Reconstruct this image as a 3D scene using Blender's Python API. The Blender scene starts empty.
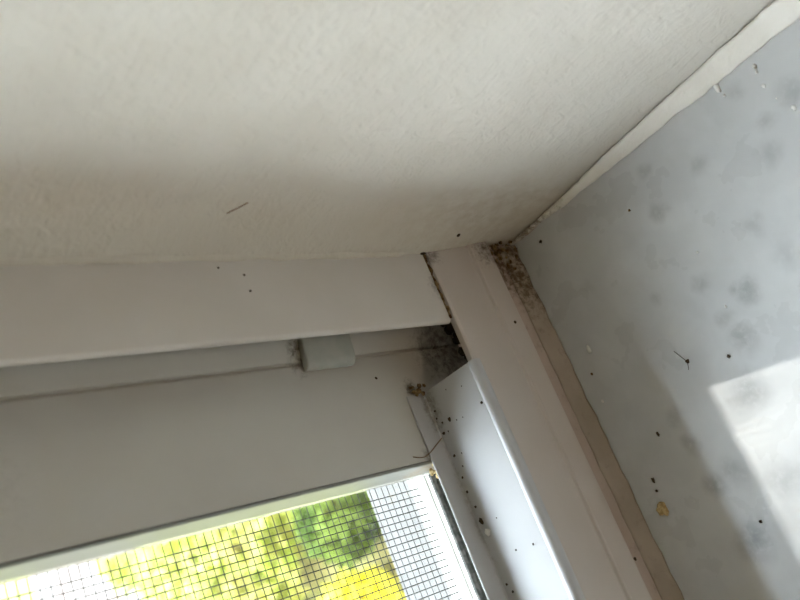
import bpy, bmesh, math, random
from mathutils import Vector, Matrix, noise
random.seed(7)
S = 0.001                                   # everything below is written in millimetres
scene = bpy.context.scene
col = scene.collection

# ------------------------------------------------------------------ camera
cam_d = bpy.data.cameras.new('camera')
cam = bpy.data.objects.new('camera', cam_d); col.objects.link(cam)
RIGHT = Vector((-0.363704, -0.576753, -0.731489))
DOWN = Vector((-0.871375, 0.488234, 0.048302))
FWD = Vector((0.329279, 0.654969, -0.680141))
m = Matrix((RIGHT, -DOWN, -FWD)).transposed().to_4x4()
m.translation = Vector((-67.34, -110.25, 155.29)) * S
cam.matrix_world = m
cam_d.sensor_width = 36.0
cam_d.lens = 890.54 / 800 * 36.0
cam_d.clip_start = 0.004
cam_d.clip_end = 200
cam_d.dof.use_dof = True
cam_d.dof.focus_distance = 0.180
cam_d.dof.aperture_fstop = 26.0
scene.camera = cam

# ------------------------------------------------------------------ sky, sun, exposure
world = bpy.data.worlds.new('world'); scene.world = world
world.use_nodes = True
wn = world.node_tree
for n in list(wn.nodes): wn.nodes.remove(n)
wo = wn.nodes.new('ShaderNodeOutputWorld'); wb = wn.nodes.new('ShaderNodeBackground')
SUN_TRAVEL = Vector((-0.146, -1.0, -1.5)).normalized()
# evenly bright hazy sky, a little bluer towards the zenith
tc = wn.nodes.new('ShaderNodeTexCoord'); sx = wn.nodes.new('ShaderNodeSeparateXYZ'); cr = wn.nodes.new('ShaderNodeValToRGB')
wn.links.new(tc.outputs['Generated'], sx.inputs[0]); wn.links.new(sx.outputs[2], cr.inputs[0])
cr.color_ramp.elements[0].position = 0.0; cr.color_ramp.elements[0].color = (0.97, 0.98, 1.0, 1)
cr.color_ramp.elements[1].position = 1.0; cr.color_ramp.elements[1].color = (0.72, 0.85, 1.0, 1)
wn.links.new(cr.outputs[0], wb.inputs[0]); wn.links.new(wb.outputs[0], wo.inputs[0])
wb.inputs[1].default_value = 4.9
sun_d = bpy.data.lights.new('sun', 'SUN')
sun_d.energy = 0.50; sun_d.angle = math.radians(0.53); sun_d.color = (1.0, 0.96, 0.90)
sun = bpy.data.objects.new('sun', sun_d); col.objects.link(sun)
sun.rotation_euler = SUN_TRAVEL.to_track_quat('-Z', 'Y').to_euler()
FILL_GLOW = 2.5                             # globe of the added fill lamp, built below
vs = scene.view_settings
vs.view_transform = 'Standard'; vs.look = 'None'; vs.gamma = 1.0; vs.use_curve_mapping = False
vs.exposure = 2.15

# ------------------------------------------------------------------ helpers
def tag(o, label=None, cat=None, group=None, kind=None):
    if label: o['label'] = label
    if cat: o['category'] = cat
    if group: o['group'] = group
    if kind: o['kind'] = kind
    return o

def link(name, me, mat=None, parent=None, smooth=False):
    o = bpy.data.objects.new(name, me); col.objects.link(o)
    if mat and not me.materials: me.materials.append(mat)
    if parent: o.parent = parent; o.matrix_parent_inverse = parent.matrix_world.inverted()
    if smooth:
        for p in me.polygons: p.use_smooth = True
    return o

def empty(name, loc=(0, 0, 0)):
    o = bpy.data.objects.new(name, None); col.objects.link(o)
    o.location = Vector(loc) * S; o.empty_display_size = 0.01
    o.matrix_world = Matrix.Translation(Vector(loc) * S)
    return o

def mesh(name, verts, faces):
    me = bpy.data.meshes.new(name)
    me.from_pydata([Vector(v) * S for v in verts], [], faces)
    bm = bmesh.new(); bm.from_mesh(me)
    bmesh.ops.recalc_face_normals(bm, faces=bm.faces)
    bm.to_mesh(me); bm.free(); me.update()
    return me

def bevel(o, w=0.25, seg=2, ang=25):
    b = o.modifiers.new('edge', 'BEVEL'); b.width = w * S; b.segments = seg
    b.limit_method = 'ANGLE'; b.angle_limit = math.radians(ang); b.harden_normals = False
    for p in o.data.polygons: p.use_smooth = True
    n = o.modifiers.new('normals', 'WEIGHTED_NORMAL'); n.keep_sharp = True
    return o

def prism(name, prof, axis, a, b, mat, parent=None, bev=0.25, steps=1):
    """extrude a closed profile along an axis; profile pairs: x->(y,z)  y->(x,z)  z->(x,y)"""
    n = len(prof); V = []
    for k in range(steps + 1):
        t = a + (b - a) * k / steps
        for p, q in prof:
            V.append({'x': (t, p, q), 'y': (p, t, q), 'z': (p, q, t)}[axis])
    F = [tuple(range(n)), tuple(range(steps * n, steps * n + n))]
    for k in range(steps):
        for i in range(n):
            j = (i + 1) % n
            F.append((k * n + i, k * n + j, k * n + n + j, k * n + n + i))
    o = link(name, mesh(name, V, F), mat, parent)
    if bev: bevel(o, bev)
    return o

def box(name, lo, hi, mat, parent=None, bev=0.25):
    (x0, y0, z0), (x1, y1, z1) = lo, hi
    return prism(name, [(x0, y0), (x1, y0), (x1, y1), (x0, y1)], 'z', z0, z1, mat, parent, bev)

def lump(name, c, r, mat, parent=None, seed=0, rough=0.35, sub=2):
    bm = bmesh.new(); bmesh.ops.create_icosphere(bm, subdivisions=sub, radius=1.0)
    for v in bm.verts:
        d = noise.noise(v.co * 1.7 + Vector((seed * 3.1, seed * 1.7, 0)))
        k = 1 + rough * 1.6 * d
        v.co = Vector((v.co.x * r[0] * k, v.co.y * r[1] * k, v.co.z * r[2] * k))
    me = bpy.data.meshes.new(name)
    for v in bm.verts: v.co = (v.co + Vector(c)) * S
    bm.to_mesh(me); bm.free()
    o = link(name, me, mat, parent, smooth=True)
    return o

def recenter(o):
    """put a thing's origin at its own base"""
    vs_ = [v.co for v in o.data.vertices]
    c = Vector((sum(v.x for v in vs_) / len(vs_), sum(v.y for v in vs_) / len(vs_), min(v.z for v in vs_)))
    o.data.transform(Matrix.Translation(-c)); o.location = o.location + c
    return o

# ------------------------------------------------------------------ materials
class NT:
    def __init__(self, name):
        self.m = bpy.data.materials.new(name); self.m.use_nodes = True
        self.t = self.m.node_tree
        self.b = self.t.nodes['Principled BSDF']; self.out = self.t.nodes['Material Output']
    def n(self, typ, **kw):
        nd = self.t.nodes.new(typ)
        for k, v in kw.items(): setattr(nd, k, v)
        return nd
    def l(self, a, b): self.t.links.new(a, b)
    def pos(self, scale=1.0):
        g = self.n('ShaderNodeNewGeometry')
        v = self.n('ShaderNodeVectorMath', operation='SCALE'); v.inputs[3].default_value = 1000.0 * scale
        self.l(g.outputs['Position'], v.inputs[0]); return v.outputs[0]     # millimetres
    def noise(self, vec, scale, detail=3, rough=0.5, dist=0.0):
        nd = self.n('ShaderNodeTexNoise'); nd.inputs['Scale'].default_value = scale
        nd.inputs['Detail'].default_value = detail; nd.inputs['Roughness'].default_value = rough
        nd.inputs['Distortion'].default_value = dist
        self.l(vec, nd.inputs['Vector']); return nd.outputs['Fac']
    def math(self, op, a, b=None, clamp=False):
        nd = self.n('ShaderNodeMath', operation=op, use_clamp=clamp)
        for i, x in enumerate((a, b)):
            if x is None: continue
            if isinstance(x, (int, float)): nd.inputs[i].default_value = x
            else: self.l(x, nd.inputs[i])
        return nd.outputs[0]
    def ramp(self, fac, lo, hi, smooth=True):
        nd = self.n('ShaderNodeMapRange'); nd.interpolation_type = 'SMOOTHSTEP' if smooth else 'LINEAR'
        nd.inputs[1].default_value = lo; nd.inputs[2].default_value = hi
        self.l(fac, nd.inputs[0]); return nd.outputs[0]
    def mix(self, fac, a, b):
        nd = self.n('ShaderNodeMix', data_type='RGBA')
        if isinstance(fac, (int, float)): nd.inputs[0].default_value = fac
        else: self.l(fac, nd.inputs[0])
        for i, x in ((6, a), (7, b)):
            if isinstance(x, tuple): nd.inputs[i].default_value = (*x, 1)
            else: self.l(x, nd.inputs[i])
        return nd.outputs[2]
    def dist(self, vec, c, sc=(1, 1, 1)):
        s = self.n('ShaderNodeVectorMath', operation='SUBTRACT'); self.l(vec, s.inputs[0]); s.inputs[1].default_value = c
        k = self.n('ShaderNodeVectorMath', operation='MULTIPLY'); self.l(s.outputs[0], k.inputs[0]); k.inputs[1].default_value = sc
        d = self.n('ShaderNodeVectorMath', operation='LENGTH'); self.l(k.outputs[0], d.inputs[0])
        return d.outputs['Value']
    def bump(self, h, strength, dist):
        b = self.n('ShaderNodeBump'); b.inputs['Strength'].default_value = strength
        b.inputs['Distance'].default_value = dist * S
        self.l(h, b.inputs['Height']); self.l(b.outputs[0], self.b.inputs['Normal'])
    def base(self, c):
        if isinstance(c, tuple): self.b.inputs['Base Color'].default_value = (*c, 1)
        else: self.l(c, self.b.inputs['Base Color'])
    def rough(self, r, spec=0.5):
        self.b.inputs['Roughness'].default_value = r; self.b.inputs['Specular IOR Level'].default_value = spec

def paint(name, c, c2=None, rough=0.45, stains=(), stain_col=(0.06, 0.04, 0.02), grime=0.0, bump=0.1, speck=0.0):
    """painted surface; stains = [(centre, radius, strength, axis scale)] break up in noise like mould and dirt"""
    k = NT(name); p = k.pos()
    c2 = c2 or tuple(x * 0.93 for x in c)
    colr = k.mix(k.ramp(k.noise(p, 0.06, 4), 0.35, 0.65), c, c2)
    if grime:
        g = k.ramp(k.noise(p, 0.35, 5, 0.65), 0.56, 0.75)
        colr = k.mix(k.math('MULTIPLY', g, grime), colr, (0.16, 0.13, 0.10))
    if speck:
        v = k.n('ShaderNodeTexVoronoi'); v.inputs['Scale'].default_value = 0.22; k.l(p, v.inputs['Vector'])
        s = k.ramp(v.outputs['Distance'], speck, speck * 0.55)
        s = k.math('MULTIPLY', s, k.ramp(k.noise(p, 0.09, 1), 0.5, 0.56))
        colr = k.mix(s, colr, (0.10, 0.09, 0.08))
    for c0, r, st, sc in stains:
        d = k.dist(p, c0, sc)
        fall = k.ramp(d, r, r * 0.15)
        nz = k.noise(p, 0.7, 6, 0.72, 0.4)
        mk = k.math('MULTIPLY', k.ramp(k.math('ADD', nz, k.math('MULTIPLY', fall, 0.30)), 0.60, 0.92), st)
        mk = k.math('MULTIPLY', mk, fall, True)
        colr = k.mix(mk, colr, stain_col)
    k.base(colr); k.rough(rough, 0.4)
    if bump: k.bump(k.noise(p, 0.9, 5, 0.6), bump, 0.25)
    return k.m

# old hand-painted plaster with brush marks
def plaster():
    k = NT('plaster_paint'); p = k.pos()
    mp = k.n('ShaderNodeMapping'); k.l(p, mp.inputs['Vector'])
    mp.inputs['Rotation'].default_value = (math.radians(38), 0, 0); mp.inputs['Scale'].default_value = (1, 0.22, 1)
    st = k.noise(mp.outputs[0], 0.55, 5, 0.6, 0.6)
    lm = k.noise(p, 0.11, 3, 0.5)
    tr = k.noise(p, 0.42, 6, 0.65, 1.2)
    h = k.math('ADD', k.math('MULTIPLY', st, 0.45), k.math('ADD', k.math('MULTIPLY', lm, 1.2), k.math('MULTIPLY', tr, 0.6)))
    colr = k.mix(k.ramp(k.noise(p, 0.045, 4), 0.35, 0.65), (0.655, 0.635, 0.585), (0.62, 0.595, 0.54))
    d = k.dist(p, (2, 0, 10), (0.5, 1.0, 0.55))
    grime_shade = k.math('MULTIPLY', k.ramp(d, 30, 4), k.ramp(k.noise(p, 0.3, 5, 0.65), 0.3, 0.75))
    colr = k.mix(k.math('MULTIPLY', grime_shade, 0.7), colr, (0.34, 0.25, 0.15))  # brown grime and corner shade together, both in the colour
    warm_xyz = k.n('ShaderNodeSeparateXYZ'); k.l(p, warm_xyz.inputs[0])                # warm shade along the window, put into the paint colour
    warm_shade = k.math('MULTIPLY', k.ramp(k.math('ADD', warm_xyz.outputs[1], k.math('MULTIPLY', k.noise(p, 0.05, 3), 16)), -16, 6), 0.75)
    colr = k.mix(warm_shade, colr, (0.595, 0.53, 0.43))
    k.base(colr); k.rough(0.6, 0.3); k.bump(h, 0.5, 1.1)
    return k.m

BLOTS = [(-4.9,-36.1,2,.5),(-13.7,-34.6,2.2,.6),(-11.2,-45.9,2,.45),(-9.8,-65.7,3,.55),(-11.7,-60.1,2,.5),(-4.0,-58.3,2,.4),
         (-16.9,-57.5,2.6,.5),(-26.1,-49.1,2.6,.4),(-35.6,-42.4,2.6,.75),(-30.9,-35.3,2.2,.5),(-38.1,-35.6,2.2,.5),(-43.1,-36.8,3.2,.6),
         (-28.2,-24.6,1.6,.35),(-34.0,-51.1,3,.35),(-64.3,-18.0,3.0,.8),(-63.5,-22.6,3.2,.55),(-75.5,-20.1,4.2,.8),(-55.5,-16.8,2.2,.55),
         (-49.7,-16.6,2.2,.4),(-51.3,-33.3,4.0,.7),(-68.0,-30.9,4.5,.6),(-18,-12,2,.25),(-58,-45,4,.6),(-22,-66,3,.5),(-33.5,-40.5,1.5,.6)]
def marble():
    k = NT('marble'); p = k.pos()
    wv = k.n('ShaderNodeTexNoise'); wv.inputs['Scale'].default_value = 0.16; wv.inputs['Detail'].default_value = 4; k.l(p, wv.inputs['Vector'])
    off = k.n('ShaderNodeVectorMath', operation='SCALE'); off.inputs[3].default_value = 5.0
    cen = k.n('ShaderNodeVectorMath', operation='SUBTRACT'); cen.inputs[1].default_value = (.5, .5, .5)
    k.l(wv.outputs['Color'], cen.inputs[0]); k.l(cen.outputs[0], off.inputs[0])
    wp = k.n('ShaderNodeVectorMath', operation='ADD'); k.l(p, wp.inputs[0]); k.l(off.outputs[0], wp.inputs[1]); wp = wp.outputs[0]
    colr = k.mix(k.ramp(k.noise(wp, 0.035, 5, 0.6), 0.32, 0.68), (0.54, 0.55, 0.555), (0.62, 0.63, 0.63))
    vein = k.math('ABSOLUTE', k.math('SUBTRACT', k.noise(wp, 0.022, 5, 0.55, 0.6), 0.5))
    colr = k.mix(k.math('MULTIPLY', k.ramp(vein, 0.06, 0.0), 0.10), colr, (0.34, 0.36, 0.36))
    fine = k.noise(p, 0.6, 4, 0.6)
    tot = None
    for x, y, r, s in BLOTS:
        f = k.math('MULTIPLY', k.ramp(k.dist(wp, (x, y, 0), (1, 1, 0)), r * 1.35, 0.0), s)
        tot = f if tot is None else k.math('MAXIMUM', tot, f)
    tot = k.math('MULTIPLY', tot, k.ramp(fine, 0.1, 0.6))
    colr = k.mix(k.math('MULTIPLY', tot, 0.8), colr, (0.22, 0.23, 0.235))
    k.base(colr); k.b.inputs['Roughness'].default_value = 0.28
    k.b.inputs['Specular IOR Level'].default_value = 0.4
    k.l(k.ramp(k.noise(p, 0.08, 4), 0.3, 0.7), (rr := k.n('ShaderNodeMapRange')).inputs[0])
    rr.inputs[3].default_value = 0.24; rr.inputs[4].default_value = 0.42
    k.l(rr.outputs[0], k.b.inputs['Roughness'])
    return k.m

def simple(name, c, rough=0.5, spec=0.5, bump=0.0, bs=1.0, c2=None, ns=0.1):
    k = NT(name); p = k.pos()
    k.base(k.mix(k.ramp(k.noise(p, ns, 4), 0.35, 0.65), c, c2 or tuple(x * 0.9 for x in c)))
    k.rough(rough, spec)
    if bump: k.bump(k.noise(p, bs, 5, 0.6), bump, 0.3)
    return k.m

def glass_mat():
    k = NT('window_glass'); t = k.t
    fr = k.n('ShaderNodeFresnel'); ge = k.n('ShaderNodeNewGeometry')     # thin pane: same reflectance from both faces
    io = k.math('ADD', k.math('MULTIPLY', ge.outputs['Backfacing'], 1 / 1.45 - 1.45), 1.45); k.l(io, fr.inputs['IOR'])
    tr = k.n('ShaderNodeBsdfTransparent'); tr.inputs[0].default_value = (0.97, 0.985, 0.975, 1)
    gl = k.n('ShaderNodeBsdfGlossy'); gl.inputs['Roughness'].default_value = 0.02
    mx = k.n('ShaderNodeMixShader'); k.l(fr.outputs[0], mx.inputs[0]); k.l(tr.outputs[0], mx.inputs[1]); k.l(gl.outputs[0], mx.inputs[2])
    k.l(mx.outputs[0], k.out.inputs['Surface']); return k.m

def leaf(name, c, c2):
    k = NT(name); p = k.pos()
    colr = k.mix(k.ramp(k.noise(p, 0.02, 3), 0.35, 0.65), c, c2)
    df = k.n('ShaderNodeBsdfDiffuse'); tl = k.n('ShaderNodeBsdfTranslucent')
    k.l(colr, df.inputs[0]); k.l(colr, tl.inputs[0])
    mx = k.n('ShaderNodeMixShader'); mx.inputs[0].default_value = 0.45
    k.l(df.outputs[0], mx.inputs[1]); k.l(tl.outputs[0], mx.inputs[2]); k.l(mx.outputs[0], k.out.inputs['Surface'])
    return k.m

CORNER = (-1, 1, 6)
M = {}
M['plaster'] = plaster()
M['marble'] = marble()
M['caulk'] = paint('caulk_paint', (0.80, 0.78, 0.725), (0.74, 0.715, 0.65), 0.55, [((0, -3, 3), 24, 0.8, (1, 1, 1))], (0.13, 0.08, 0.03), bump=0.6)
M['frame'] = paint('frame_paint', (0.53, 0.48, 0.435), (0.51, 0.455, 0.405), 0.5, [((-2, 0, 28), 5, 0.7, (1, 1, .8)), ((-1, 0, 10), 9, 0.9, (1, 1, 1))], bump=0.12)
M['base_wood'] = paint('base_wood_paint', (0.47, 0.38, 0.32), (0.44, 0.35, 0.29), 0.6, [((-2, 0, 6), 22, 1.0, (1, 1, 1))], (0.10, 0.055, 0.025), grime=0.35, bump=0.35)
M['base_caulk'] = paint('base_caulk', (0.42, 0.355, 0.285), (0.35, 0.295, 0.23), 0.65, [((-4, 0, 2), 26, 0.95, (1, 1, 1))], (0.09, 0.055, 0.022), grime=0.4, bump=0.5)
M['jamb'] = paint('jamb_paint', (0.59, 0.555, 0.51), (0.565, 0.53, 0.48), 0.5, [((-9, 1, 27), 9, 0.6, (1, 1, 1.4))], bump=0.12)
M['sash'] = paint('sash_paint', (0.53, 0.515, 0.465), (0.51, 0.49, 0.44), 0.5, [((-17, 14, 19), 15, 0.75, (1, .7, 1)), ((-24.5, 15, 32), 4, .8, (1, 1, 1)), ((-15, 14, 57), 5, .9, (.7, 1, 1.1)), ((-39, 15, 34), 4, .8, (1, 1, 1)), ((-28, 15, 120), 20, .12, (1, 1, 1))], (0.085, 0.066, 0.042), bump=0.08)  # first stain: faint mould plus cavity shade put into the colour
M['track'] = paint('track_white', (0.50, 0.505, 0.51), (0.475, 0.48, 0.485), 0.48, [((-30, 14.2, 30), 7, 0.7, (.6, 1.6, 2)), ((-50, 14.6, 29.5), 22, 0.4, (.7, 9, 9))], (0.16, 0.13, 0.08), bump=0.05)
M['clip'] = simple('clip_plastic', (0.36, 0.375, 0.33), 0.4, 0.5, 0.2, 0.5, (0.42, 0.42, 0.37), 0.25)
M['bead'] = paint('glazing_vinyl', (0.25, 0.26, 0.235), (0.19, 0.20, 0.18), 0.4, [((-40, 20, 33), 9, 0.8, (1, .5, 1))], (0.25, 0.18, 0.10), grime=0.3, bump=0.1)
M['gasket'] = simple('black_gasket', (0.05, 0.055, 0.05), 0.7, 0.3, 0.4, 1.0, (0.11, 0.11, 0.10), 0.8)
M['glass'] = glass_mat()
M['wire'] = simple('screen_wire', (0.045, 0.048, 0.042), 0.6, 0.3)
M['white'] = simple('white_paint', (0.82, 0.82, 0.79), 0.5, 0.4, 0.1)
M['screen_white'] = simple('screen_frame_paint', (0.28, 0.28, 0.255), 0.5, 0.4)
M['interior'] = simple('room_paint', (0.66, 0.57, 0.45), 0.8, 0.2)
M['floor'] = simple('oak_floor', (0.36, 0.25, 0.16), 0.45, 0.4, c2=(0.28, 0.19, 0.12), ns=0.01)
M['facade'] = simple('render_white', (0.75, 0.74, 0.70), 0.9, 0.2, 0.3, 0.2)
M['dirt'] = simple('dirt', (0.035, 0.028, 0.02), 0.9, 0.2, 0.3, 2.0, (0.07, 0.05, 0.03), 1.0)
M['brown_dirt'] = simple('brown_dirt', (0.27, 0.19, 0.095), 0.9, 0.2, 0.8, 1.5, (0.09, 0.05, 0.02), 0.9)
M['flake'] = simple('tan_flake', (0.66, 0.52, 0.27), 0.8, 0.2, 0.9, 1.6, (0.45, 0.31, 0.13), 1.3)
M['chip'] = simple('white_chip', (0.85, 0.85, 0.82), 0.5, 0.4, 0.3, 1.5)
M['web'] = simple('hair_fibre', (0.22, 0.15, 0.09), 0.6, 0.3)

# ------------------------------------------------------------------ the wall with its window opening
W, H, RV = 620.0, 800.0, -180.0             # opening width, height, inner face of the wall
def struct(o): o['kind'] = 'structure'; return o

# visible reveal: the wall right of the window, its plaster face gently uneven
def wall_x(y, z):
    x = 0.6 + 3.4 * min(1.4, max(0.0, -y / 75)) + 0.4 * noise.noise(Vector((y * 0.022, z * 0.02, 3.0))) + 0.22 * noise.noise(Vector((y * 0.1, z * 0.09, 9.0)))
    q = min(1.0, max(0.0, (y + 10) / 10.5))
    return x - 2.2 * q * q * (3 - 2 * q) * (1 if z > 27 else max(0, min(1, (z - 6) / 21)))

def reveal_wall():
    ny, nz = 119, 120
    V, F = [], []
    ys = [58 + (RV - 58) * i / ny for i in range(ny + 1)]
    zs = [-900 + 900 * i / 8 for i in range(8)] + [H * 0.4 * i / nz for i in range(nz)] + [H * 0.4 + (1600 - H * 0.4) * i / 12 for i in range(13)]
    for z in zs:
        for y in ys:
            x = wall_x(y, z)
            if y > 6: x = 2.0
            V.append((x, y, z))
    nyv = ny + 1
    for j in range(len(zs) - 1):
        for i in range(ny):
            a = j * nyv + i; F.append((a, a + 1, a + 1 + nyv, a + nyv))
    b0 = len(V)
    for y in (58, RV):
        for z in (-900, 1600): V.append((1000, y, z))
    top = (len(zs) - 1) * nyv
    F.append((0, b0, b0 + 1) + tuple(j * nyv for j in range(len(zs) - 1, 0, -1)))
    F.append(tuple(j * nyv + ny for j in range(len(zs))) + (b0 + 3, b0 + 2))
    F.append((b0, b0 + 2, b0 + 3, b0 + 1))
    F.append(tuple(range(nyv)) + (b0 + 2, b0)); F.append(tuple(top + i for i in range(nyv)) + (b0 + 3, b0 + 1))
    me = mesh('wall_right', V, F)
    for p in me.polygons: p.use_smooth = len(p.vertices) == 4 and p.area < 1e-3
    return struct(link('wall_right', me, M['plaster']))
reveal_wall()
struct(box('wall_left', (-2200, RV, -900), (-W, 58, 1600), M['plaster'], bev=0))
struct(box('wall_below', (-W, RV, -900), (9, 36, -20), M['interior'], bev=0))
struct(box('wall_above', (-W, RV, H), (2, 58, 1600), M['interior'], bev=0))
struct(box('wall_back', (-2200, -3300, -900), (1000, -3200, 1600), M['interior'], bev=0))
struct(box('wall_far_left', (-2300, -3300, -900), (-2200, 58, 1600), M['interior'], bev=0))
struct(box('wall_far_right', (1000, -3300, -900), (1100, 58, 1600), M['interior'], bev=0))
struct(box('floor', (-2300, -3300, -1000), (1100, 58, -900), M['floor'], bev=0))
struct(box('ceiling', (-2300, -3300, 1600), (1100, 58, 1700), simple('ceiling_wood', (0.33, 0.24, 0.16), 0.6, 0.3, c2=(0.27, 0.19, 0.12), ns=0.01), bev=0))

# made-up floor lamp behind the camera, added as warm frontal fill
LX, LY = -500, -1300
lamp = empty('fill_lamp', (LX, LY, -900))
tag(lamp, 'added fill lamp with brass base and glowing warm globe, out of view', 'lamp')
def lathe(name, prof, c, mat, parent, n=32):
    V, F = [], []
    for r, z in prof:
        for i in range(n):
            a = 2 * math.pi * i / n; V.append((c[0] + r * math.cos(a), c[1] + r * math.sin(a), c[2] + z))
    for k in range(len(prof) - 1):
        for i in range(n):
            j = (i + 1) % n; F.append((k * n + i, k * n + j, k * n + n + j, k * n + n + i))
    return link(name, mesh(name, V, F), mat, parent, True)
brass = simple('brass', (0.42, 0.30, 0.12), 0.35, 0.5)
lathe('base', [(1, 0), (150, 0), (150, 12), (140, 20), (20, 26), (1, 26)], (LX, LY, -900), brass, lamp)
lathe('fill_lamp_pole', [(9, 20), (9, 1030)], (LX, LY, -900), brass, lamp)
lathe('fill_lamp_socket', [(9, 1000), (40, 1010), (44, 1050), (30, 1060)], (LX, LY, -900), brass, lamp)
gm = NT('fill_globe'); gm.b.inputs['Base Color'].default_value = (0.9, 0.85, 0.75, 1)
gm.b.inputs['Emission Color'].default_value = (1.0, 0.80, 0.58, 1); gm.b.inputs['Emission Strength'].default_value = FILL_GLOW
lathe('fill_lamp_globe', [(120 * math.sin(math.pi * q / 16) + .01, 1160 - 120 * math.cos(math.pi * q / 16)) for q in range(17)], (LX, LY, -900), gm.m, lamp)

# ------------------------------------------------------------------ marble sill
sill = prism('marble_sill', [(36, -20), (36, 0), (-205, 0), (-208, -3), (-208, -17), (-205, -20)], 'x', 8, -W, M['marble'], bev=0.4)
tag(sill, 'polished pale grey marble window sill with dark grey blotches', 'window sill')

# ------------------------------------------------------------------ caulk beads
def strip(name, rows, mat, parent=None, smooth=True):
    V, F = [], []; n = len(rows[0])
    for r in rows: V += r
    for k in range(len(rows) - 1):
        for i in range(n - 1):
            a = k * n + i; F.append((a, a + 1, a + 1 + n, a + n))
    F.append(tuple(range(n))); F.append(tuple((len(rows) - 1) * n + i for i in range(n)))
    for k in range(len(rows) - 1):               # back face closes the bead
        a = k * n; F.append((a, a + n, a + 2 * n - 1, a + n - 1))
    return link(name, mesh(name, V, F), mat, parent, smooth)

def interp(t, tab):
    for (a, va), (b, vb) in zip(tab, tab[1:]):
        if a <= t <= b: return va + (vb - va) * (t - a) / (b - a)
    return tab[-1][1] if t > tab[-1][0] else tab[0][1]

def jit(t, s, k): return k * (noise.noise(Vector((t * s, 1.3, 7.7))) + 0.5 * noise.noise(Vector((t * s * 2.7, 4.3, 2.7))))

HT = [(0, 1.6), (10, 1.4), (16, 1.5), (24, 2.4), (33, 3.2), (54, 3.8), (74, 3.9), (110, 4.2), (180, 4.2)]
rows = []
for i in range(241):
    d = 180 * (i / 240) ** 1.3
    g = 0.6 + 3.4 * min(1.4, d / 75)
    h = interp(d, HT) + jit(d, 0.35, 0.22)
    b = -0.2 + jit(d + 50, 0.22, 0.40)
    w = g - 0.45 + jit(d + 90, 0.5, 0.18)
    def at(t, up): return (b + (w - b) * t - up * .6, -d, h * t + up)
    rows.append([(g + 1.5, -d, 0.0), (b, -d, 0.02), at(.08, .25), at(.3, .35), at(.55, .3), at(.8, .2), at(.95, .1), (w + .12, -d, h - .1), (w + 0.2, -d, h - 1.0)])
c1 = strip('caulk_bead', rows, M['caulk'])
tag(c1, 'cream caulk bead with a cracked upper edge where wall meets marble sill', 'caulk')

rows = []
for i in range(261):
    z = 29.5 + (H - 29.5) * (i / 260) ** 1.4
    e = -2.2 + jit(z, 0.16, 0.45) + (1.6 * math.exp(-((z - 29.5) / 4.0) ** 2))
    yw = -4.5 + jit(z + 30, 0.12, 0.9)
    rows.append([(2.6, 1.4, z), (e, 0.9, z), (e + 0.05, 0.55, z), (e + 0.25, 0.2, z), (e + .6, -0.2, z), (e + 1.0, -.5, z), (e + 1.6, -.7, z), (2.6, -.7, z)])
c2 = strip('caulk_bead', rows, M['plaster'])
tag(c2, 'thick cream paint fillet where wall meets the white window jamb', 'caulk')

rows = []
for i in range(241):
    d = 0.2 + (W - 0.4) * (i / 240) ** 1.5
    h = 4.7 + jit(d, 0.25, 0.35); t = -0.25 + jit(d + 33, 0.3, 0.4)
    rows.append([(-d, 1.6, 0.0), (-d, t, 0.02), (-d, t + 0.1, 0.7), (-d, 0.1 + t * .3, 2.0), (-d, 0.35, 3.4), (-d, 0.6, h), (-d, 1.0, h + .2), (-d, 1.6, h - .2)])
c3 = strip('caulk_bead', rows, M['base_caulk'])
tag(c3, 'dirty tan caulk bead along foot of window frame on the marble', 'caulk')

# ------------------------------------------------------------------ fixed window frame
win = empty('window_1', (-W / 2, 16, 0)); win['kind'] = 'structure'
base = prism('base_board', [(0.95, 0), (0.95, 9.9), (1.6, 10.0), (34, 10), (34, 0)], 'x', 1.5, -W, M['base_wood'], win, bev=0.12)
rail = prism('bottom_rail', [(2.0, 10.05), (-0.85, 10.0), (-1.05, 10.3), (-0.45, 14.9), (-0.6, 15.25), (-0.5, 15.6), (-0.1, 15.85), (0.0, 16.2), (0.0, 27.5), (0.35, 28.1), (1.6, 28.1), (2.0, 27.7), (2.0, 12), (12, 12), (12, 10.05)], 'x', 0.6, -W, M['frame'], win, bev=0.15)
jamb_prof = [(1.5, 0.8), (-16.5, 0.8), (-17.0, 1.15), (-17.1, 1.7), (-16.7, 2.1), (-5.0, 2.1), (-5.0, 36), (1.5, 36)]
prism('jamb', jamb_prof, 'z', 28.75, H, M['jamb'], win, bev=0.15)
prism('jamb', [(-W - x, y) for x, y in jamb_prof], 'z', 28.75, H, M['jamb'], win, bev=0.15)
prism('head', [(0.8, H), (0.8, H - 17), (2.1, H - 17), (2.1, H - 5), (36, H - 5), (36, H)], 'x', -17.2, -W + 17.2, M['jamb'], win, bev=0.15)

# ------------------------------------------------------------------ white track cover laid over the bottom rail
def arc(cx, cy, r, a0, a1, n=5):
    return [(cx + r * math.cos(math.radians(a0 + (a1 - a0) * i / n)), cy + r * math.sin(math.radians(a0 + (a1 - a0) * i / n))) for i in range(n + 1)]
XT = -26.2
tp = [(-0.1, 27.6), (-0.9, 27.5), (-1.3, 28.0), (-1.4, 28.8)] + arc(-0.45, 29.25, 1.0, 175, 48, 9) + [(0.38, 29.92), (0.7, 30.0), (14.2, 30.0), (14.5, 30.3), (14.5, 34.3)] + arc(14.75, 34.3, 0.25, 180, 0, 4) + [(15.0, 28.4), (0.3, 28.4), (-0.1, 28.1)]
track = prism('track_cover', tp, 'x', XT, -W + 26, M['track'], bev=0)
for p in track.data.polygons: p.use_smooth = True
es = track.modifiers.new('split', 'EDGE_SPLIT'); es.split_angle = math.radians(32)
tag(recenter(track), 'bright white metal track cover folded over the bottom window rail', 'window track')

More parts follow.
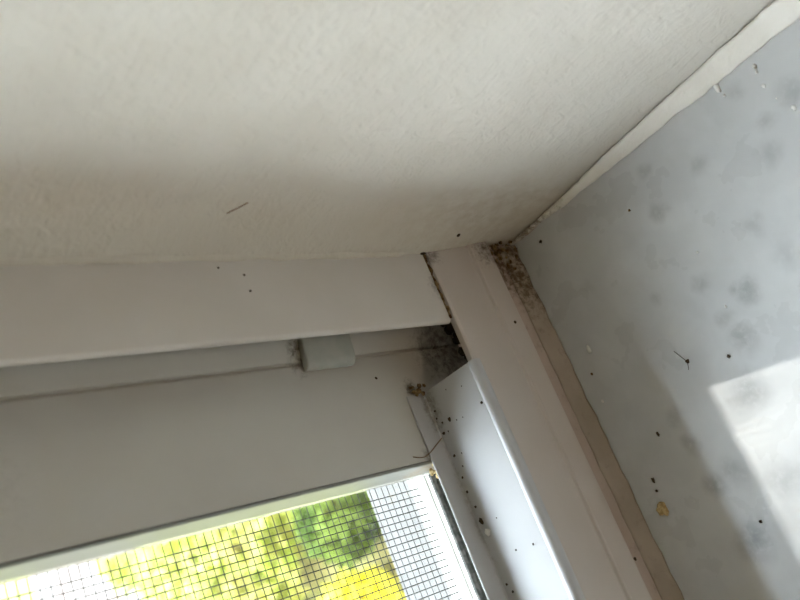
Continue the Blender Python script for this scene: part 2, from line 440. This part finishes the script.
# ------------------------------------------------------------------ glazed sash
sash = empty('window_sash', (-W / 2, 24, 14))
tag(sash, 'grey-white painted window sash holding the glass pane', 'window sash')
sp = [(-6, 12.3), (-15.9, 14.85), (-16.05, 15.6), (-16.5, 15.6), (-16.7, 15.0), (-17.1, 15.05), (-39.5, 15.1), (-39.5, 16.6), (-39.5, 29), (-6, 29)]
prism('stile', sp, 'z', 13, H - 8, M['sash'], sash, bev=0.12)
prism('stile', [(-W - x, y) for x, y in sp], 'z', 13, H - 8, M['sash'], sash, bev=0.12)
prism('rail', [(15.3, 13), (15.3, 24.0), (23.5, 24.5), (29, 24.5), (29, 13)], 'x', -39.7, -W + 39.7, M['sash'], sash, bev=0.2)
prism('rail', [(15.3, H - 8), (15.3, H - 40), (29, H - 40), (29, H - 8)], 'x', -39.7, -W + 39.7, M['sash'], sash, bev=0.2)
gb = [(-39.4, 15.3), (-39.85, 14.95), (-40.2, 15.2), (-40.3, 16.2), (-40.05, 17.0), (-40.05, 24.2), (-39.4, 24.4)]
prism('glazing_bead', gb, 'z', 24.6, H - 40, M['bead'], sash, bev=0.08)
prism('glazing_bead', [(-W - x, y) for x, y in gb], 'z', 24.6, H - 40, M['bead'], sash, bev=0.08)
prism('gasket', [(23.6, 24.6), (23.6, 26.9), (24.2, 27.4), (24.9, 27.4), (24.9, 24.6)], 'x', -40.3, -W + 40.3, M['gasket'], sash, bev=0.1)
box('glass_pane', (-W + 39.8, 25.0, 24.6), (-39.8, 28.0, H - 39.9), M['glass'], sash, bev=0)

# clip pressed over the edge of the sash
cp = [(-10.5, 13.45), (-10.5, 11.9), (-16.6, 12.9), (-17.7, 13.4), (-18.15, 14.2), (-18.1, 15.04), (-16.9, 15.0), (-15.9, 14.8)]
clip = prism('sash_clip', cp, 'z', 44.6, 56.4, M['clip'], bev=0.45)
tag(recenter(clip), 'small grey-green plastic clip in the groove beside the sash', 'clip')

# ------------------------------------------------------------------ insect screen outside the glass
scr = empty('insect_screen', (-W / 2, 33, 20))
tag(scr, 'dark fine wire insect screen in a white frame outside the glass', 'insect screen')
def wires():
    V, F = [], []; r = 0.102
    def bar(axis, c, a, b, y):
        i0 = len(V)
        for t in (a, b):
            for dx, dy in ((r, 0), (0, r), (-r, 0), (0, -r)):
                V.append((c + dx, y + dy, t) if axis == 'z' else (t, y + dy, c + dx))
        for q in range(4):
            s = (q + 1) % 4; F.append((i0 + q, i0 + s, i0 + 4 + s, i0 + 4 + q))
    x = -41.0
    while x > -W + 41: bar('z', x + random.uniform(-.05, .05), 22, H - 42, 33.0); x -= 1.42
    z = 27.0
    while z < H - 44: bar('x', z + random.uniform(-.05, .05), -38, -W + 38, 33.2); z += 1.62
    return mesh('wire_mesh', V, F)
wm = link('wire_mesh', wires(), M['wire'], scr); wm['kind'] = 'stuff'
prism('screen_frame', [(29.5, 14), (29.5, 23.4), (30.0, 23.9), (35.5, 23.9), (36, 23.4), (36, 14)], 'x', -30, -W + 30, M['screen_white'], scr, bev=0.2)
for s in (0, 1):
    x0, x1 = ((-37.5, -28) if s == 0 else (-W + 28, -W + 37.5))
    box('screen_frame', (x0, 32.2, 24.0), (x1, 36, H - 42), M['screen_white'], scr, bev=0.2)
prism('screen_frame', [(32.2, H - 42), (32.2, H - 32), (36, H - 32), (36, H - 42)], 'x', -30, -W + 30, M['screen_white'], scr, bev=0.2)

# outer sill and an unseen bar added to keep sun off the track cover
osill = prism('outer_sill', [(36.2, -18), (36.2, 9.0), (69.0, 8.0), (70.0, 7.0), (70, -6), (62, -18)], 'x', 40, -W - 40, simple('pale_stone', (0.13, 0.13, 0.128), 0.8, 0.2), bev=0.5)
tag(osill, 'sunlit pale stone outer window ledge seen through the mesh', 'window ledge')

t1 = empty('sun_blocker', (-W / 2, 80, 130)); t1['kind'] = 'structure'
box('shade_bar', (-W - 30, 78.5, 131.5), (30, 81, 157.5), M['white'], t1, bev=0.4)
for x in (24, -W - 24): box('shade_bracket', (x - 6, 58, 135), (x + 6, 78.5, 152), M['white'], t1, bev=0.4)

# ------------------------------------------------------------------ dirt, chips and crumbs
def thing(o, label, cat, group=None): return tag(recenter(o), label, cat, group)

SILL = [((-41.5, -24.9), (.55, .45, .4), 'dirt', 'dark bug-like dirt speck on marble left of the sunlit patch corner'),
        ((-44.4, -32.8), (.45, .4, .35), 'dirt', 'round dark speck on marble just above the sunlit patch'),
        ((-34.1, -3.9), (.4, .35, .25), 'brown_dirt', 'brown speck on shaded marble beside the white paint chip'),
        ((-9.9, -29.0), (.35, .3, .25), 'brown_dirt', 'tiny olive speck on marble near the wall caulk'),
        ((-58.6, -6.1), (.75, .4, .35), 'dirt', 'black crumb on marble directly behind the tan flake'),
        ((-60.7, -5.7), (.35, .35, .3), 'dirt', 'tiny black speck between black crumb and tan flake'),
        ((-51.1, -11.8), (.7, .35, .3), 'dirt', 'elongated dark crumb on shaded marble beyond the tan flake'),
        ((-72.9, -22.9), (.4, .35, .3), 'dirt', 'dark speck on marble near sunlit edge at the bottom'),
        ((-3.5, -7.0), (.5, .5, .4), 'dirt', 'dark dirt grain on marble in the grimy corner')]
for i, ((x, y), r, mt, lb) in enumerate(SILL):
    r = tuple(q * .78 for q in r)
    thing(lump('dirt_speck', (x, y, r[2] * 0.72), r, M[mt], seed=i), lb, 'speck')
thing(lump('tan_flake', (-64.3, -5.1, 0.4), (1.3, 1.05, .45), M['flake'], seed=24, rough=.42, sub=3), 'tan crumbly flake lying on the shaded marble sill', 'flake')
CH = [((-29.3, -5.9), (.9, .45, .15), 'white paint chip on shaded marble near the window frame'),
      ((-0.9, -55.9), (1.3, .5, .2), 'white paint smear on marble touching the wall caulk'),
      ((-40.1, -3.4), (.35, .3, .15), 'tiny white fleck on marble close to the frame caulk')]
for i, ((x, y), r, lb) in enumerate(CH):
    thing(lump('paint_chip', (x, y, r[2] * 0.7), r, M['chip'], seed=31 + i, rough=.35), lb, 'paint chip')
FL = [(-2.2, -63.4, .45, 'white paint fleck on marble nearest the wall caulk at upper right'), (-3.3, -63.1, .3, None), (-6.2, -62.9, .42, 'white paint fleck midway down the dotted line on upper right marble'),
      (-12.8, -65.2, .5, 'largest white paint fleck on marble at the right photo edge'), (-3.0, -56.3, .3, 'tiny white fleck beside the paint smear touching the caulk'),
      (-24.7, -37.2, .25, None), (-36.2, -36.9, .3, 'tiny white fleck on marble between grey blotches above sunlit patch'), (-9.5, -63.6, .2, None)]
for i, (x, y, r, lb) in enumerate(FL):
    thing(lump('paint_fleck', (x, y, .1), (r, r * .8, .14), M['chip'], seed=41 + i, rough=.5), lb or 'minute white paint dot barely visible on the brighter marble', 'paint fleck', None if lb else 'paint dots on the marble')

ZL = 30.0
LED = [(-33.6, 10.4, .6, 'dark oval speck midway across the white track cover near its cut end'),
       (-35.4, 13.3, .55, 'round black speck on white track cover beside the brown fibre'),
       (-34.3, .9, .5, 'dark speck at the foot of the front ridge of the track cover'),
       (-66.1, 13.2, .42, 'upper of two dark specks on track cover near bottom of photo'),
       (-67.7, 12.4, .5, 'lower of two dark specks on track cover near bottom of photo'),
       (-61.2, 7.6, .35, 'lone tiny speck halfway across the brightest part of the track cover'),
       (-61.5, 3.1, .3, 'lone tiny speck near front ridge on brightest part of track cover'),
       (-47.6, 13.5, .5, 'dark speck on the inner fold of track cover just above the grey flake')]
LED += [(x, y, r, None) for x, y, r in [(-33.4, 12.6, .3), (-40.3, 13.0, .45), (-34.5, 8.7, .22), (-34.7, 6.9, .22), (-35.5, 12.0, .25), (-40.6, 10.9, .25), (-42.9, 12.0, .3),
       (-30.6, 13.3, .4), (-32.1, 13.6, .35), (-29.4, 4.0, .22), (-44.8, 13.2, .4), (-50.9, 13.0, .4), (-54.5, 9.0, .25), (-28.2, 8.2, .22)]]
for i, (x, y, r, lb) in enumerate(LED):
    r *= .62
    thing(lump('dirt_speck', (x, y, ZL + r * .4), (r * random.uniform(.8, 1.2), r * random.uniform(.7, 1.1), r * .6), M['dirt'], seed=60 + i),
          lb or 'very tiny dark dirt grain scattered on the white track cover', 'speck', None if lb else 'dirt grains on the track cover')
thing(lump('dirt_speck', (-53.8, 12.9, ZL + .25), (.65, .35, .35), M['dirt'], seed=91), 'largest dark flake on white track cover, beside a white crumb', 'speck')
thing(lump('paint_chip', (-56.1, 12.4, ZL + .3), (.7, .7, .4), M['chip'], seed=92, rough=.4), 'small glossy white crumb on the white track cover', 'paint chip')

# grime packed into the corners, and dark lumps for the cavity shadow
def clump(name, pts, mat, label, cat='dirt', seed=0):
    bm = bmesh.new(); rnd = random.Random(seed)
    for (c, r) in pts:
        b2 = bmesh.new(); bmesh.ops.create_icosphere(b2, subdivisions=2, radius=1)
        o_ = Vector((rnd.uniform(0, 50), rnd.uniform(0, 50), 0))
        for v in b2.verts:
            k = 1 + .7 * noise.noise(v.co * 1.9 + o_)
            v.co = (Vector((v.co.x * r[0], v.co.y * r[1], v.co.z * r[2])) * k + Vector(c)) * S
        me_ = bpy.data.meshes.new('tmp'); b2.to_mesh(me_); b2.free(); bm.from_mesh(me_); bpy.data.meshes.remove(me_)
    me = bpy.data.meshes.new(name); bm.to_mesh(me); bm.free()
    return thing(link(name, me, mat, smooth=True), label, cat)
rnd = random.Random(3)
clump('corner_grime', [((rnd.uniform(-6, 1), rnd.uniform(-1.2, .6), rnd.uniform(1, 9.2)), (rnd.uniform(.25, .7), rnd.uniform(.2, .45), rnd.uniform(.25, .6))) for _ in range(24)],
      M['brown_dirt'], 'brown crusty grime packed in the corner of wall, frame and marble', seed=5)
clump('crack_grime', [((-.6 - 16 * (i / 20), .9 + rnd.uniform(-.25, .25), 28.45 + rnd.uniform(-.15, .2)), (rnd.uniform(.35, .8), .35, rnd.uniform(.2, .4))) for i in range(20)],
      M['brown_dirt'], 'yellow-brown dirt in the crack between jamb and bottom rail', seed=6)
clump('corner_grime', [((-25.3 + rnd.uniform(-1.2, .9), 14.2 + rnd.uniform(-.9, .5), 31 + rnd.uniform(-1, 2.2)), (rnd.uniform(.3, .7), rnd.uniform(.3, .5), rnd.uniform(.3, .7))) for i in range(9)],
      M['brown_dirt'], 'rusty dirt at the cut end corner of the track cover', seed=8)
clump('cavity_shade', [((-11 - 15 * (i / 34) + rnd.uniform(-.5, .5), 12.6 + rnd.uniform(-1.6, .6), 15.2 + rnd.uniform(-1.5, 2.6) - .08 * i), (rnd.uniform(.6, 1.6), rnd.uniform(.5, 1.2), rnd.uniform(.5, 1.5))) for i in range(34)],
      M['dirt'], 'black lumps standing in for shadow between sash and bottom rail', seed=7)  # dark lumps stand in for the shadow inside the cavity
clump('corner_grime', [((-40.6 + rnd.uniform(-1.4, .7), 16.5 + rnd.uniform(-.8, 4.5), 33.2 - i * .45 + rnd.uniform(-.5, .5)), (rnd.uniform(.3, .8), rnd.uniform(.3, .6), rnd.uniform(.3, .7))) for i in range(12)],
      M['flake'], 'tan grime at the lower corner of the glass', seed=9)
thing(lump('hole_plug', (wall_x(-4.2, 21.9), -4.2, 21.9), (.25, .55, .5), M['dirt'], seed=101), 'dark pit in the wall paint above the window rail', 'pit')
thing(lump('hole_plug', (-1.0, .35, 28.9), (.8, .5, .9), M['dirt'], seed=102), 'black hole at the corner of jamb and wall paint', 'pit')
for i, (x, z, r, lb) in enumerate([(-3.4, 77.0, .22, 'leftmost dark speck on the white jamb, close to the wall'), (-4.9, 72.5, .24, 'middle one of three dark specks on the white jamb'), (-8.0, 72.4, .22, 'dark speck on the white jamb farthest from the wall')]):
    thing(lump('dirt_speck', (x, .75, z), (r, .12, r), M['dirt'], seed=110 + i), lb, 'speck', 'specks on the jamb')
thing(lump('dirt_speck', (-21.2, 15.05, 40.0), (.3, .15, .3), M['dirt'], seed=115), 'tiny dark speck on the sash face below the clip', 'speck')
thing(lump('dirt_speck', (-19.2, -.8, 12.4), (.35, .15, .35), M['dirt'], seed=116), 'dark speck on the lower lip of the bottom rail', 'speck')
thing(lump('dirt_speck', (-70.8, .85, 7.2), (.35, .15, .35), M['dirt'], seed=117), 'dark speck on the pinkish base board of the frame', 'speck')

def fibre(name, pts, r, mat, label, cat):
    cu = bpy.data.curves.new(name, 'CURVE'); cu.dimensions = '3D'; cu.bevel_depth = r * S; cu.bevel_resolution = 1
    s_ = cu.splines.new('NURBS'); s_.points.add(len(pts) - 1); s_.use_endpoint_u = True; s_.order_u = 3
    for q, p in zip(s_.points, pts): q.co = (*(Vector(p) * S), 1)
    tmp = bpy.data.objects.new('tmp', cu); col.objects.link(tmp)
    me = bpy.data.meshes.new_from_object(tmp.evaluated_get(bpy.context.evaluated_depsgraph_get()))
    bpy.data.objects.remove(tmp); me.name = name; me.materials.clear()
    o = link(name, me, mat, smooth=True)
    return thing(o, label, cat)
fibre('fibre', [(-36.0, 14.2, 30.2), (-37.2, 14.3, 32.5), (-38.4, 14.5, 34.6), (-39.0, 14.9, 36.5), (-38.2, 15.0, 38.6)], .12, M['web'], 'brown fibre hanging over the track cover edge by the glass', 'fibre')
fibre('paint_nick', [(wall_x(y, z) - .05, y, z) for y, z in ((-9.0, 79.0), (-10.3, 77.8), (-11.0, 77.2), (-12.0, 76.6))], .13, M['web'], 'short dark hair stuck in the wall paint', 'hair')
fibre('fibre', [(-38.6, -23.3, .15), (-40.5, -24.3, .3), (-41.8, -25.0, .25), (-43.0, -24.2, .1)], .06, M['dirt'], 'thin dark hair lying across the bug-like speck on marble', 'hair')

# ------------------------------------------------------------------ unseen wing and eave added outside to shade the window
brick = simple('shade_wing_render', (0.20, 0.105, 0.045), 0.9, 0.2, 0.3, 0.2, (0.15, 0.075, 0.03), 0.02)
struct(box('shade_wing', (-1500, 58, -900), (-1150, 850, 2400), brick, bev=0))  # unseen wing, added to block sidelong sky and warm the bounce
struct(box('shade_eave', (-2300, 58, 1500), (1100, 760, 1620), simple('shade_eave_wood', (0.20, 0.13, 0.08), 0.8, 0.2), bev=0))   # unseen roof eave, added to cut off the steep sky

# ------------------------------------------------------------------ garden outside
struct(box('ground', (-6000, 60, -1000), (9000, 16000, -900), simple('lawn', (0.15, 0.17, 0.045), 0.9, 0.1, c2=(0.26, 0.23, 0.10), ns=0.006), bev=0))
pv = box('garden_path', (-4000, 2150, -900), (6000, 2900, -885), simple('pale_paving', (0.150, 0.118, 0.105), 0.9, 0.1, c2=(0.20, 0.18, 0.165), ns=0.006), bev=2)
tag(pv, 'pale pinkish paved garden path beyond the screen', 'path')
gw = box('garden_wall', (-4000, 4600, -900), (6000, 4800, 900), simple('garden_wall_render', (0.17, 0.165, 0.155), 0.9, 0.2), bev=4)
tag(gw, 'pale rendered wall at the back of the garden', 'wall')
def shrub(name, c, R, n, mat, label, sz=30, seed=0):
    rnd = random.Random(seed); root = empty(name, c)
    V, F = [], []
    for _ in range(n):
        d = Vector((rnd.gauss(0, 1), rnd.gauss(0, 1), rnd.gauss(0, 1))).normalized() * (rnd.uniform(.55, 1) ** .6)
        p = Vector((c[0] + d.x * R[0], c[1] + d.y * R[1], c[2] + R[2] + d.z * R[2]))
        u = Vector((rnd.gauss(0, 1), rnd.gauss(0, 1), rnd.gauss(0, .5))).normalized(); w = u.cross(Vector((rnd.gauss(0, 1), rnd.gauss(0, 1), rnd.gauss(0, 1)))).normalized()
        L = sz * rnd.uniform(.6, 1.3); up = u.cross(w) * L * .12; i0 = len(V)
        for q in (p - u * L, p + w * L * .38 + up, p + u * L, p - w * L * .38 + up): V.append(tuple(q))
        F.append((i0, i0 + 1, i0 + 2)); F.append((i0, i0 + 2, i0 + 3))
    me = bpy.data.meshes.new('foliage'); me.from_pydata([Vector(v) * S for v in V], [], F)
    fo = link('foliage', me, mat, root); fo['kind'] = 'stuff'
    for a in range(5):
        an = a * 1.26
        tx, ty = c[0] + R[0] * .5 * math.cos(an), c[1] + R[1] * .5 * math.sin(an)
        prof = [(-6, -6), (6, -6), (6, 6), (-6, 6)]
        Vs = [(c[0] + x, c[1] + y, c[2]) for x, y in prof] + [(tx + x * .4, ty + y * .4, c[2] + R[2] * 1.5) for x, y in prof]
        link('branch', mesh('branch', Vs, [(0, 1, 2, 3), (4, 5, 6, 7)] + [(i, (i + 1) % 4, 4 + (i + 1) % 4, 4 + i) for i in range(4)]), M['brown_dirt'], root)
    tag(root, label, 'shrub', 'shrubs in the garden'); return root
LG = leaf('lime_leaf', (0.35, 0.43, 0.075), (0.56, 0.52, 0.20))
DG = leaf('green_leaf', (0.07, 0.11, 0.03), (0.19, 0.25, 0.06))
YG = leaf('yellow_leaf', (0.80, 0.72, 0.06), (0.70, 0.68, 0.12))
shrub('lime_shrub', (265, 1530, -900), (300, 245, 130), 2600, LG, 'lime green shrub blurred behind the middle of the screen', 26, 1)
shrub('green_shrub', (165, 1175, -900), (88, 72, 80), 800, DG, 'dark green twiggy shrub behind screen beside white ledge', 20, 2)
shrub('yellow_shrub', (-10, 1210, -900), (78, 85, 70), 600, YG, 'bright yellow-green shrub behind screen at the bottom edge', 22, 3)
shrub('lime_shrub', (430, 1960, -900), (175, 120, 100), 900, LG, 'yellow-green shrub in front of the pale garden path', 26, 4)
